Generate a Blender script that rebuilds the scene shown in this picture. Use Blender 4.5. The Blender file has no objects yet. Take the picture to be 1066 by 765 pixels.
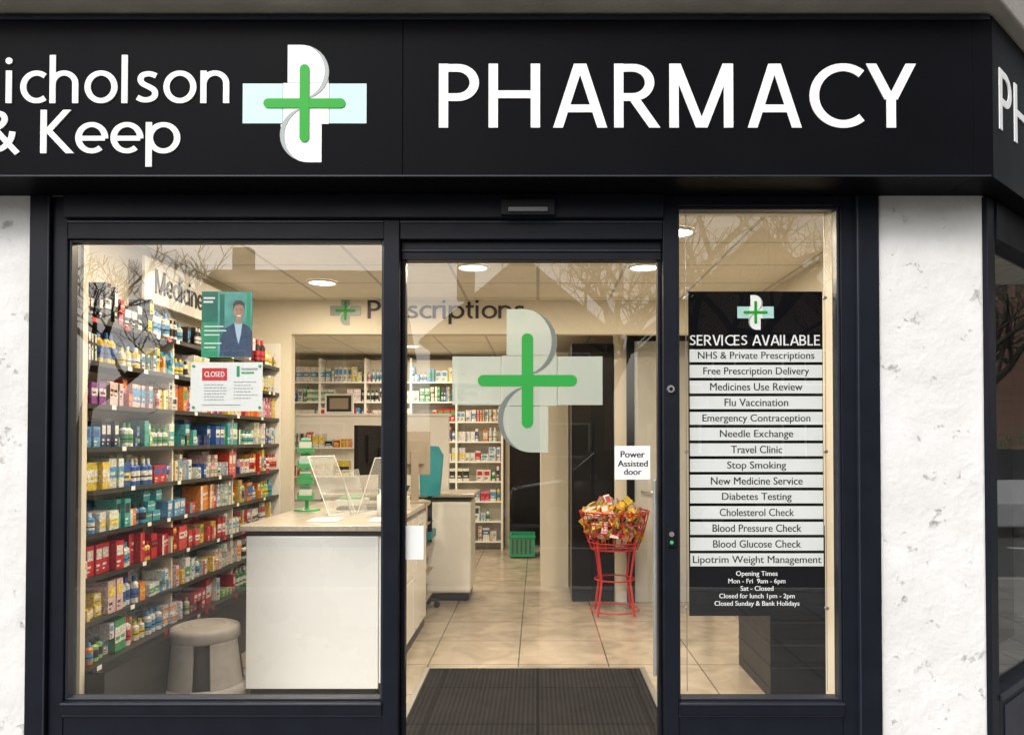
import bpy, bmesh, math, random
from mathutils import Vector, Matrix
R = random.Random(11)
S = bpy.context.scene
COL = S.collection
rad = math.radians

# convert image pixels to world metres on a plane d metres from the viewpoint
EYE = 1.5
CAMY = -3.4
def wx(p, d): return (p-560.0)*d/800.0
def wz(q, d): return EYE-(q-457.0)*d/800.0

# ------------------------------------------------------------------ materials
def nodes_of(name):
    m = bpy.data.materials.new(name); m.use_nodes = True
    nt = m.node_tree
    return m, nt, nt.nodes['Principled BSDF']

def mat(name, col, rough=0.5, metal=0.0, var=0.06, vscale=6.0, bump=0.0, bscale=60.0, emis=0, spec=None, coat=0):
    m, nt, b = nodes_of(name)
    tc = nt.nodes.new('ShaderNodeTexCoord')
    n = nt.nodes.new('ShaderNodeTexNoise'); n.inputs['Scale'].default_value = vscale; n.inputs['Detail'].default_value = 6
    nt.links.new(tc.outputs['Object'], n.inputs['Vector'])
    mx = nt.nodes.new('ShaderNodeMix'); mx.data_type = 'RGBA'
    mx.inputs[6].default_value = tuple(c*(1-var*1.5) for c in col)+(1,)
    mx.inputs[7].default_value = tuple(min(1, c*(1+var)) for c in col)+(1,)
    nt.links.new(n.outputs['Fac'], mx.inputs[0])
    nt.links.new(mx.outputs[2], b.inputs['Base Color'])
    rr = nt.nodes.new('ShaderNodeMapRange')
    rr.inputs['To Min'].default_value = max(0.02, rough-0.08); rr.inputs['To Max'].default_value = min(1, rough+0.08)
    nt.links.new(n.outputs['Fac'], rr.inputs['Value'])
    nt.links.new(rr.outputs[0], b.inputs['Roughness'])
    b.inputs['Metallic'].default_value = metal
    if spec is not None: b.inputs['Specular IOR Level'].default_value = spec
    if coat: b.inputs['Coat Weight'].default_value = coat
    if emis:
        b.inputs['Emission Color'].default_value = tuple(col)+(1,)
        b.inputs['Emission Strength'].default_value = emis
    if bump:
        n2 = nt.nodes.new('ShaderNodeTexNoise'); n2.inputs['Scale'].default_value = bscale; n2.inputs['Detail'].default_value = 5
        nt.links.new(tc.outputs['Object'], n2.inputs['Vector'])
        bp = nt.nodes.new('ShaderNodeBump'); bp.inputs['Strength'].default_value = bump; bp.inputs['Distance'].default_value = 0.01
        nt.links.new(n2.outputs['Fac'], bp.inputs['Height'])
        nt.links.new(bp.outputs[0], b.inputs['Normal'])
    return m

def mat_render_wall():
    # matt white masonry paint over uneven, dented render
    m, nt, b = nodes_of('white_render')
    tc = nt.nodes.new('ShaderNodeTexCoord')
    def noise(sc, det, ro=.5):
        n = nt.nodes.new('ShaderNodeTexNoise'); n.inputs['Scale'].default_value = sc; n.inputs['Detail'].default_value = det; n.inputs['Roughness'].default_value = ro
        nt.links.new(tc.outputs['Object'], n.inputs['Vector']); return n
    big = noise(1.8, 7, .6); sm = noise(7, 10, .7); fine = noise(45, 8, .6); mid = noise(9, 4, .5)
    r1 = nt.nodes.new('ShaderNodeValToRGB')
    r1.color_ramp.elements[0].position = 0.3; r1.color_ramp.elements[0].color = (0.66, 0.655, 0.64, 1)
    r1.color_ramp.elements[1].position = 0.6; r1.color_ramp.elements[1].color = (0.76, 0.76, 0.755, 1)
    nt.links.new(big.outputs['Fac'], r1.inputs[0])
    r2 = nt.nodes.new('ShaderNodeValToRGB')
    r2.color_ramp.elements[0].position = 0.60; r2.color_ramp.elements[0].color = (0, 0, 0, 1)
    r2.color_ramp.elements[1].position = 0.72; r2.color_ramp.elements[1].color = (1, 1, 1, 1)
    nt.links.new(sm.outputs['Fac'], r2.inputs[0])
    mx = nt.nodes.new('ShaderNodeMix'); mx.data_type = 'RGBA'
    nt.links.new(r2.outputs[0], mx.inputs[0]); nt.links.new(r1.outputs[0], mx.inputs[6])
    mx.inputs[7].default_value = (0.50, 0.485, 0.46, 1)
    nt.links.new(mx.outputs[2], b.inputs['Base Color'])
    b.inputs['Roughness'].default_value = 0.95; b.inputs['Specular IOR Level'].default_value = 0.1
    a1 = nt.nodes.new('ShaderNodeMath'); a1.operation = 'MULTIPLY_ADD'; a1.inputs[1].default_value = .3
    nt.links.new(fine.outputs['Fac'], a1.inputs[0]); nt.links.new(mid.outputs['Fac'], a1.inputs[2])
    ad = nt.nodes.new('ShaderNodeMath'); ad.operation = 'SUBTRACT'
    nt.links.new(a1.outputs[0], ad.inputs[0]); nt.links.new(r2.outputs[0], ad.inputs[1])
    bp = nt.nodes.new('ShaderNodeBump'); bp.inputs['Strength'].default_value = 0.7; bp.inputs['Distance'].default_value = 0.016
    nt.links.new(ad.outputs[0], bp.inputs['Height']); nt.links.new(bp.outputs[0], b.inputs['Normal'])
    return m

def mat_tiles(name, c1, c2, grout, size, gs, rough, var=0.5, offx=0, offy=0):
    m, nt, b = nodes_of(name)
    tc = nt.nodes.new('ShaderNodeTexCoord')
    mp = nt.nodes.new('ShaderNodeMapping'); mp.inputs['Location'].default_value = (offx, offy, 0)
    nt.links.new(tc.outputs['Object'], mp.inputs[0])
    br = nt.nodes.new('ShaderNodeTexBrick'); br.offset = 0; br.squash = 1
    br.inputs['Scale'].default_value = 1; br.inputs['Brick Width'].default_value = size; br.inputs['Row Height'].default_value = size
    br.inputs['Mortar Size'].default_value = gs; br.inputs['Mortar Smooth'].default_value = 0.1
    br.inputs['Color1'].default_value = c1+(1,); br.inputs['Color2'].default_value = c2+(1,); br.inputs['Mortar'].default_value = grout+(1,)
    nt.links.new(mp.outputs[0], br.inputs['Vector'])
    n = nt.nodes.new('ShaderNodeTexNoise'); n.inputs['Scale'].default_value = 3.5; n.inputs['Detail'].default_value = 9; n.inputs['Distortion'].default_value = 1.2
    nt.links.new(tc.outputs['Object'], n.inputs['Vector'])
    mr = nt.nodes.new('ShaderNodeMapRange'); mr.inputs['From Min'].default_value = .3; mr.inputs['From Max'].default_value = .7
    mr.inputs['To Min'].default_value = 1-var*0.5; mr.inputs['To Max'].default_value = 1.08
    nt.links.new(n.outputs['Fac'], mr.inputs[0])
    mu = nt.nodes.new('ShaderNodeVectorMath'); mu.operation = 'SCALE'
    nt.links.new(br.outputs['Color'], mu.inputs[0]); nt.links.new(mr.outputs[0], mu.inputs['Scale'])
    nt.links.new(mu.outputs[0], b.inputs['Base Color'])
    b.inputs['Roughness'].default_value = rough
    bp = nt.nodes.new('ShaderNodeBump'); bp.inputs['Strength'].default_value = 0.3; bp.inputs['Distance'].default_value = 0.002; bp.invert = True
    nt.links.new(br.outputs['Fac'], bp.inputs['Height']); nt.links.new(bp.outputs[0], b.inputs['Normal'])
    return m

def mat_brick(name):
    m, nt, b = nodes_of(name)
    tc = nt.nodes.new('ShaderNodeTexCoord')
    mp = nt.nodes.new('ShaderNodeMapping'); mp.inputs['Rotation'].default_value = (rad(90), 0, 0)
    nt.links.new(tc.outputs['Object'], mp.inputs[0])
    br = nt.nodes.new('ShaderNodeTexBrick'); br.inputs['Scale'].default_value = 1
    br.inputs['Brick Width'].default_value = .22; br.inputs['Row Height'].default_value = .075; br.inputs['Mortar Size'].default_value = .008
    br.inputs['Color1'].default_value = (.26, .11, .07, 1); br.inputs['Color2'].default_value = (.2, .085, .055, 1); br.inputs['Mortar'].default_value = (.35, .32, .28, 1)
    nt.links.new(mp.outputs[0], br.inputs['Vector']); nt.links.new(br.outputs['Color'], b.inputs['Base Color'])
    b.inputs['Roughness'].default_value = .9
    return m

def mat_glass(name, base=0.07, tint=(0.97, 0.985, 0.975)):
    m = bpy.data.materials.new(name); m.use_nodes = True
    nt = m.node_tree; nt.nodes.clear()
    out = nt.nodes.new('ShaderNodeOutputMaterial')
    tr = nt.nodes.new('ShaderNodeBsdfTransparent'); tr.inputs[0].default_value = tint+(1,)
    gl = nt.nodes.new('ShaderNodeBsdfGlossy'); gl.inputs['Roughness'].default_value = 0.0
    lw = nt.nodes.new('ShaderNodeLayerWeight'); lw.inputs[0].default_value = 0.5
    pw = nt.nodes.new('ShaderNodeMath'); pw.operation = 'POWER'; pw.inputs[1].default_value = 5
    ma = nt.nodes.new('ShaderNodeMath'); ma.operation = 'MULTIPLY_ADD'; ma.inputs[1].default_value = 0.85; ma.inputs[2].default_value = base
    tc = nt.nodes.new('ShaderNodeTexCoord')
    n = nt.nodes.new('ShaderNodeTexNoise'); n.inputs['Scale'].default_value = 1.1
    nt.links.new(tc.outputs['Object'], n.inputs['Vector'])
    bp = nt.nodes.new('ShaderNodeBump'); bp.inputs['Strength'].default_value = 0.03; bp.inputs['Distance'].default_value = 0.02
    nt.links.new(n.outputs['Fac'], bp.inputs['Height']); nt.links.new(bp.outputs[0], gl.inputs['Normal'])
    mix = nt.nodes.new('ShaderNodeMixShader')
    nt.links.new(lw.outputs['Facing'], pw.inputs[0]); nt.links.new(pw.outputs[0], ma.inputs[0]); nt.links.new(ma.outputs[0], mix.inputs[0])
    nt.links.new(tr.outputs[0], mix.inputs[1]); nt.links.new(gl.outputs[0], mix.inputs[2]); nt.links.new(mix.outputs[0], out.inputs[0])
    return m

def mat_film(name, col, alpha):
    m = bpy.data.materials.new(name); m.use_nodes = True
    nt = m.node_tree; nt.nodes.clear()
    out = nt.nodes.new('ShaderNodeOutputMaterial')
    tr = nt.nodes.new('ShaderNodeBsdfTransparent'); df = nt.nodes.new('ShaderNodeBsdfDiffuse'); df.inputs[0].default_value = col+(1,)
    tl = nt.nodes.new('ShaderNodeBsdfTranslucent'); tl.inputs[0].default_value = col+(1,)
    ad = nt.nodes.new('ShaderNodeMixShader'); ad.inputs[0].default_value = .35
    nt.links.new(df.outputs[0], ad.inputs[1]); nt.links.new(tl.outputs[0], ad.inputs[2])
    mix = nt.nodes.new('ShaderNodeMixShader'); mix.inputs[0].default_value = alpha
    nt.links.new(tr.outputs[0], mix.inputs[1]); nt.links.new(ad.outputs[0], mix.inputs[2]); nt.links.new(mix.outputs[0], out.inputs[0])
    return m

def mat_packs(name, rough=.38):
    m, nt, b = nodes_of(name)
    at = nt.nodes.new('ShaderNodeVertexColor'); at.layer_name = 'Col'
    tc = nt.nodes.new('ShaderNodeTexCoord')
    n = nt.nodes.new('ShaderNodeTexNoise'); n.inputs['Scale'].default_value = 90; n.inputs['Detail'].default_value = 5; n.inputs['Roughness'].default_value = .65
    nt.links.new(tc.outputs['Object'], n.inputs['Vector'])
    mr = nt.nodes.new('ShaderNodeMapRange'); mr.inputs['From Min'].default_value = .38; mr.inputs['From Max'].default_value = .62
    mr.inputs['To Min'].default_value = .5; mr.inputs['To Max'].default_value = 1.1
    nt.links.new(n.outputs['Fac'], mr.inputs[0])
    mu = nt.nodes.new('ShaderNodeVectorMath'); mu.operation = 'SCALE'
    nt.links.new(at.outputs[0], mu.inputs[0]); nt.links.new(mr.outputs[0], mu.inputs['Scale'])
    nt.links.new(mu.outputs[0], b.inputs['Base Color']); b.inputs['Roughness'].default_value = rough
    return m

def mat_mat():
    m, nt, b = nodes_of('ribbed_mat')
    tc = nt.nodes.new('ShaderNodeTexCoord')
    w = nt.nodes.new('ShaderNodeTexWave'); w.bands_direction = 'X'; w.inputs['Scale'].default_value = 12; w.inputs['Distortion'].default_value = 0.6
    nt.links.new(tc.outputs['Object'], w.inputs['Vector'])
    n = nt.nodes.new('ShaderNodeTexNoise'); n.inputs['Scale'].default_value = 14; n.inputs['Detail'].default_value = 10; n.inputs['Roughness'].default_value = .7
    nt.links.new(tc.outputs['Object'], n.inputs['Vector'])
    mm = nt.nodes.new('ShaderNodeMath'); mm.operation = 'MULTIPLY'
    nt.links.new(w.outputs['Fac'], mm.inputs[0]); nt.links.new(n.outputs['Fac'], mm.inputs[1])
    r = nt.nodes.new('ShaderNodeValToRGB'); r.color_ramp.elements[0].color = (.004, .004, .004, 1); r.color_ramp.elements[1].color = (.034, .029, .024, 1)
    nt.links.new(mm.outputs[0], r.inputs[0]); nt.links.new(r.outputs[0], b.inputs['Base Color'])
    b.inputs['Roughness'].default_value = 1; b.inputs['Specular IOR Level'].default_value = .05
    bp = nt.nodes.new('ShaderNodeBump'); bp.inputs['Strength'].default_value = .8; bp.inputs['Distance'].default_value = .006
    nt.links.new(w.outputs['Fac'], bp.inputs['Height']); nt.links.new(bp.outputs[0], b.inputs['Normal'])
    return m

M = {}
M['render'] = mat_render_wall()
M['fascia'] = mat('fascia_black', (.0052, .0056, .0072), .45, var=.25, vscale=3, bump=.03, bscale=300, spec=.03)
M['frame'] = mat('frame_anthracite', (.0085, .0105, .017), .42, var=.2, vscale=8, bump=.03, bscale=200, spec=.16)
M['frame2'] = mat('frame_edge', (.022, .027, .040), .38, var=.15, vscale=8, spec=.3)  # lighter frame tone: sunlit-edge highlights put into the colour; beads and trim share it
M['black'] = mat('black_plastic', (.009, .009, .010), .4, spec=.2)
M['concrete'] = mat('concrete_soffit', (.40, .37, .33), .9, var=.25, vscale=5, bump=.4, bscale=50)
M['letter'] = mat('letter_white', (.90, .90, .90), .5, var=.01, spec=.2)
M['mint'] = mat('logo_mint', (.50, .76, .72), .4, var=.15, vscale=8)
M['lgrey'] = mat('logo_grey', (.30, .34, .34), .4)
M['green'] = mat('logo_green', (.012, .36, .025), .4, var=.05, spec=.2)
M['cream'] = mat('cream_wall', (.74, .69, .59), .75, var=.05, vscale=1.5, bump=.05)
M['white'] = mat('white_laminate', (.84, .84, .83), .28, var=.03, vscale=2)
M['worktop'] = mat('worktop_stone', (.46, .41, .35), .3, var=.3, vscale=60)
M['floor'] = mat_tiles('floor_tiles', (.47, .40, .315), (.41, .35, .28), (.14, .115, .09), .6, .005, .2, var=.7, offx=.13, offy=.05)
M['ceil'] = mat_tiles('ceiling_tiles', (.80, .76, .66), (.78, .74, .64), (.5, .48, .42), .6, .012, .9, var=.05)
M['glass'] = mat_glass('window_glass', .112)
M['packs'] = mat_packs('medicine_packaging')
M['shelf'] = mat('shelf_dark', (.022, .021, .02), .4)
M['backing'] = mat('shelf_backing', (.72, .63, .48), .6)
M['steel'] = mat('brushed_steel', (.55, .55, .54), .35, metal=.85, var=.1, vscale=40)
M['mat'] = mat_mat()
M['film'] = mat_film('frosted_film', (.50, .56, .52), .58)
M['film2'] = mat_film('frosted_film_dark', (.26, .29, .28), .70)
M['green2'] = mat('vinyl_green', (.015, .31, .04), .4, var=.05)
M['paper'] = mat('paper_white', (.80, .81, .80), .6, var=.02)
M['ink'] = mat('ink_black', (.012, .012, .014), .5)
M['greyink'] = mat('ink_grey', (.38, .39, .41), .6)
M['red'] = mat('ink_red', (.62, .02, .03), .5)
M['teal'] = mat('poster_teal', (.008, .17, .12), .4, var=.35, vscale=12)
M['teal2'] = mat('poster_green', (.02, .32, .16), .4, var=.2, vscale=10)
M['teal3'] = mat('poster_backdrop', (.10, .36, .32), .4, var=.5, vscale=16)
M['jacket'] = mat('printed_jacket', (.035, .07, .15), .5, var=.5, vscale=40)
M['shirt'] = mat('printed_shirt', (.45, .60, .75), .5, var=.15, vscale=40)
M['skin'] = mat('printed_skin', (.46, .25, .17), .5, var=.3, vscale=60)
M['navy'] = mat('navy_panel', (.008, .011, .017), .35, spec=.2)
M['grey'] = mat('grey_plastic', (.34, .315, .29), .55, var=.15, vscale=20, bump=.1, bscale=250)
M['greyd'] = mat('dark_grey_plastic', (.07, .065, .06), .6)
M['redwire'] = mat('red_wire', (.50, .02, .018), .35)
M['dooror'] = mat('door_grey', (.55, .56, .55), .4)
M['greenp'] = mat('green_plastic', (.08, .42, .16), .35)
M['bluep'] = mat('teal_plastic', (.02, .24, .30), .45)
M['silver'] = mat('silver_plastic', (.33, .28, .22), .35)
M['acrylic'] = mat_film('acrylic', (.8, .82, .82), .22)
M['asphalt'] = mat('asphalt', (.05, .05, .052), .9, var=.3, vscale=8, bump=.5, bscale=200)
M['paving'] = mat_tiles('paving_slabs', (.27, .26, .24), (.22, .21, .20), (.1, .1, .09), .6, .01, .9, var=.5)
M['kerb'] = mat('kerb_stone', (.33, .32, .30), .9, var=.2, bump=.3)
M['grass'] = mat('grass_ground', (.06, .09, .03), .95, var=.5, vscale=2, bump=.8, bscale=40)
M['leaf'] = mat('hedge_leaf', (.05, .09, .025), .8, var=.6, vscale=3)
M['line'] = mat('road_paint', (.6, .6, .57), .8, var=.15, vscale=20)
M['brick'] = mat_brick('red_brick')
M['roof'] = mat('roof_tiles', (.06, .045, .04), .85, var=.4, vscale=5, bump=.5, bscale=20)
M['bark'] = mat('bark', (.035, .028, .022), .9, var=.4, vscale=20, bump=.6, bscale=40)
M['carw'] = mat('car_paint', (.62, .63, .65), .25, coat=1, var=.02)
M['card'] = mat('car_paint_dark', (.03, .035, .045), .25, coat=1, var=.02)
M['tyre'] = mat('tyre', (.02, .02, .02), .8)
M['darkglass'] = mat('dark_glass', (.01, .012, .014), .05)
M['lampglow'] = mat('lamp_diffuser', (1.0, .90, .74), .5, emis=9)
M['lampglow'].cycles.emission_sampling = 'NONE'

# ------------------------------------------------------------------ geometry helpers
def empty(name, parent=None):
    o = bpy.data.objects.new(name, None); COL.objects.link(o); o.empty_display_size = .1
    if parent: o.parent = parent
    return o

class MB:
    def __init__(s): s.v = []; s.f = []; s.m = []; s.c = []; s.mats = []; s.sm = []
    def mi(s, m):
        if m not in s.mats: s.mats.append(m)
        return s.mats.index(m)
    def add(s, vs, fs, m, col=(1, 1, 1), smooth=False):
        b = len(s.v); s.v += [tuple(v) for v in vs]; k = s.mi(m)
        for f in fs: s.f.append([i+b for i in f]); s.m.append(k); s.c.append(col); s.sm.append(smooth)
    def box(s, x0, x1, y0, y1, z0, z1, m, col=(1, 1, 1)):
        vs = [(x, y, z) for z in (z0, z1) for y in (y0, y1) for x in (x0, x1)]
        s.add(vs, [(0, 2, 3, 1), (4, 5, 7, 6), (0, 1, 5, 4), (2, 6, 7, 3), (0, 4, 6, 2), (1, 3, 7, 5)], m, col)
    def fbox(s, fn, a0, a1, b0, b1, c0, c1, m, col=(1, 1, 1)):
        vs = [fn(a, b, c) for c in (c0, c1) for b in (b0, b1) for a in (a0, a1)]
        s.add(vs, [(0, 2, 3, 1), (4, 5, 7, 6), (0, 1, 5, 4), (2, 6, 7, 3), (0, 4, 6, 2), (1, 3, 7, 5)], m, col)
    def quad(s, pts, m, col=(1, 1, 1)): s.add(pts, [tuple(range(len(pts)))], m, col)
    def prism(s, poly, vec, m, col=(1, 1, 1)):
        n = len(poly); vec = Vector(vec)
        vs = [Vector(p) for p in poly]+[Vector(p)+vec for p in poly]
        fs = [tuple(range(n))[::-1], tuple(range(n, 2*n))]+[(i, (i+1) % n, n+(i+1) % n, n+i) for i in range(n)]
        s.add(vs, fs, m, col)
    def tube(s, p0, p1, r0, r1, m, n=8, col=(1, 1, 1), cap=True, smooth=True):
        p0 = Vector(p0); p1 = Vector(p1); d = (p1-p0)
        if d.length < 1e-6: return
        d.normalize(); a = d.orthogonal().normalized(); b = d.cross(a)
        vs = []
        for p, r in ((p0, r0), (p1, r1)):
            for i in range(n):
                t = 2*math.pi*i/n; vs.append(p+a*math.cos(t)*r+b*math.sin(t)*r)
        s.add(vs, [(i, (i+1) % n, n+(i+1) % n, n+i) for i in range(n)], m, col, smooth)
        if cap: s.add(vs[:n], [tuple(range(n))[::-1]], m, col); s.add(vs[n:], [tuple(range(n))], m, col)
    def path(s, pts, r, m, n=6, col=(1, 1, 1)):
        for a, b in zip(pts, pts[1:]): s.tube(a, b, r, r, m, n, col)
    def lathe(s, cx, cy, prof, m, a0=0, a1=360, n=32, col=(1, 1, 1), smooth=True):
        vs = []; full = abs(a1-a0) >= 359.9; k = n if full else n+1
        for r, z in prof:
            for i in range(k):
                t = rad(a0+(a1-a0)*i/n); vs.append((cx+r*math.cos(t), cy+r*math.sin(t), z))
        fs = []
        for j in range(len(prof)-1):
            for i in range(n):
                i2 = (i+1) % k; fs.append((j*k+i, j*k+i2, (j+1)*k+i2, (j+1)*k+i))
        s.add(vs, fs, m, col, smooth)
    def build(s, name, parent=None, bevel=0, seg=2):
        me = bpy.data.meshes.new(name); me.from_pydata(s.v, [], s.f)
        for m in s.mats: me.materials.append(m)
        me.polygons.foreach_set('material_index', s.m); me.polygons.foreach_set('use_smooth', s.sm)
        ca = me.color_attributes.new('Col', 'FLOAT_COLOR', 'CORNER'); flat = []
        for f, c in zip(s.f, s.c):
            for _ in f: flat += [c[0], c[1], c[2], 1]
        ca.data.foreach_set('color', flat); me.update()
        o = bpy.data.objects.new(name, me); COL.objects.link(o)
        if parent: o.parent = parent
        if bevel:
            b = o.modifiers.new('bevel', 'BEVEL'); b.width = bevel; b.segments = seg; b.limit_method = 'ANGLE'; b.angle_limit = rad(40)
        return o

def text(s, name, m, org, w, h, parent, U=(1, 0, 0), V=(0, 0, 1), ext=.001):
    """printed text: org = lower-left; h None -> natural aspect, org on the baseline"""
    cu = bpy.data.curves.new(name, 'FONT'); cu.body = s; cu.size = 1; cu.resolution_u = 5
    o = bpy.data.objects.new(name+'_c', cu); COL.objects.link(o)
    dg = bpy.context.evaluated_depsgraph_get(); dg.update()
    me = bpy.data.meshes.new_from_object(o.evaluated_get(dg))
    bpy.data.objects.remove(o)
    bm = bmesh.new(); bm.from_mesh(me)
    xs = [v.co.x for v in bm.verts]; ys = [v.co.y for v in bm.verts]
    x0, x1, y0, y1 = min(xs), max(xs), min(ys), max(ys)
    sx = w/(x1-x0)
    if h is None: sy = sx; y0 = 0
    else: sy = h/(y1-y0)
    U = Vector(U).normalized(); V = Vector(V).normalized(); N = U.cross(V); org = Vector(org)
    r = bmesh.ops.extrude_face_region(bm, geom=bm.faces[:])
    top = set(g for g in r['geom'] if isinstance(g, bmesh.types.BMVert))
    for v in bm.verts:
        v.co = org+U*((v.co.x-x0)*sx)+V*((v.co.y-y0)*sy)+N*(ext if v in top else 0)
    for f in bm.faces: f.smooth = False
    bm.normal_update(); bm.to_mesh(me); bm.free()
    me.materials.clear(); me.materials.append(m)
    ob = bpy.data.objects.new(name, me); COL.objects.link(ob); ob.parent = parent
    return ob

# ---- cut-out sign lettering: humanist monoline alphabet drawn as strokes ----
HS = .066
def arc(cx, cy, rx, ry, a0, a1, n=18): return [(cx+rx*math.cos(rad(a0+(a1-a0)*i/n)), cy+ry*math.sin(rad(a0+(a1-a0)*i/n))) for i in range(n+1)]
XH = .715
def L_(x, a, b): return ('s', [(x, a), (x, b)])
def O_(cx, rx): return ('c', arc(cx, XH/2, rx, XH/2-HS+.012, 0, 360, 32)[:-1])
def D_(x0, y0, x1, y1): return ('p', [(x0, y0), (x1, y1)])
BOWL = ('s', [(HS, 1-HS), (.27, 1-HS)]+arc(.27, .705, .245, .229, 90, -90)[1:-1]+[(.27, .476), (HS, .476)])
SPTS = [(.42, .60), (.33, .64), (.24, .65), (.13, .62), (.085, .53), (.12, .44), (.22, .385), (.32, .335), (.40, .27), (.40, .15), (.31, .085), (.20, .068), (.11, .085), (.03, .13)]
GL = {
 'P': (.64, [L_(HS, 0, 1), BOWL]),
 'H': (.86, [L_(HS, 0, 1), L_(.68, 0, 1), ('s', [(HS, .52), (.68, .52)])]),
 'A': (.80, [D_(.065, 0, .368, 1), D_(.71, 0, .407, 1), ('s', [(.17, .30), (.61, .30)])]),
 'R': (.72, [L_(HS, 0, 1), BOWL, D_(.28, .47, .59, 0)]),
 'M': (1.06, [L_(HS, 0, 1), L_(.86, 0, 1), D_(.09, 1, .457, .0), D_(.846, 1, .479, .0)]),
 'C': (.76, [('s', arc(.50, .5, .42, .5-HS+.01, 50, 310, 30))]),
 'Y': (.74, [D_(.065, 1, .335, .44), D_(.645, 1, .375, .44), L_(.355, 0, .5)]),
 'K': (.68, [L_(HS, 0, 1), D_(.54, 1, .16, .52), D_(.15, .54, .60, 0)]),
 'N': (.87, [L_(HS, 0, 1), L_(.67, 0, 1), D_(.10, 1, .645, 0)]),
 'S': (.62, [('s', [(a*1.15, b*1.42) for a, b in SPTS])]),
 'E': (.62, [L_(HS, 0, 1), ('s', [(HS, 1-HS), (.48, 1-HS)]), ('s', [(HS, .52), (.45, .52)]), ('s', [(HS, HS), (.49, HS)])]),
 'V': (.76, [D_(.065, 1, .33, 0), D_(.64, 1, .375, 0)]),
 'I': (.30, [L_(HS, 0, 1)]),
 'L': (.56, [L_(HS, 0, 1), ('s', [(HS, HS), (.46, HS)])]),
 'B': (.70, [L_(HS, 0, 1), ('s', [(HS, 1-HS), (.27, 1-HS)]+arc(.27, .735, .20, .20, 90, -90)[1:-1]+[(.27, .535), (HS, .535)]), ('s', [(HS, .50), (.29, .50)]+arc(.29, .283, .23, .217, 90, -90)[1:-1]+[(.29, .066), (HS, .066)])]),
 'O': (.90, [('c', arc(.46, .5, .39, .5-HS+.01, 0, 360, 36)[:-1])]),
 'D': (.82, [L_(HS, 0, 1), ('s', [(HS, 1-HS), (.28, 1-HS)]+arc(.28, .5, .38, .434, 90, -90, 20)[1:-1]+[(.28, HS), (HS, HS)])]),
 '&': (.84, [('s', [(.76, .0), (.30, .56), (.22, .68), (.20, .79), (.26, .89), (.37, .93), (.47, .89), (.51, .78), (.46, .67), (.36, .59)]), ('s', [(.36, .59), (.20, .48), (.10, .36), (.085, .22), (.16, .11), (.29, .07), (.44, .10), (.56, .21), (.64, .35), (.66, .50)])]),
 'o': (.74, [O_(.345, .28)]),
 'c': (.58, [('s', arc(.345, XH/2, .28, XH/2-HS+.012, 52, 308, 24))]),
 'e': (.69, [('s', arc(.335, XH/2, .268, XH/2-HS+.012, -3, 312, 28)), ('s', [(.09, .345), (.60, .345)])]),
 'h': (.70, [L_(HS, 0, 1.06), ('s', arc(.305, .43, .235, .232, 175, 0, 14)+[(.54, 0)])]),
 'n': (.70, [L_(HS, 0, XH), ('s', arc(.305, .43, .235, .232, 175, 0, 14)+[(.54, 0)])]),
 'i': (.27, [L_(HS, 0, XH), ('d', [(HS, .93)])]),
 'l': (.27, [L_(HS, 0, 1.06)]),
 's': (.54, [('s', SPTS)]),
 'p': (.74, [L_(HS, -.31, XH), O_(.36, .275)]),
 'r': (.44, [L_(HS, 0, XH), ('s', arc(.315, .40, .245, .26, 175, 80, 9)+[(.42, .655)])]),
 't': (.46, [('s', [(.17, .92), (.17, .22)]+arc(.30, .20, .13, .14, 180, 285, 8)), ('s', [(.02, .655), (.38, .655)])]),
 'd': (.76, [L_(.595, 0, 1.06), O_(.31, .275)]),
 ' ': (.34, []),
}
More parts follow.
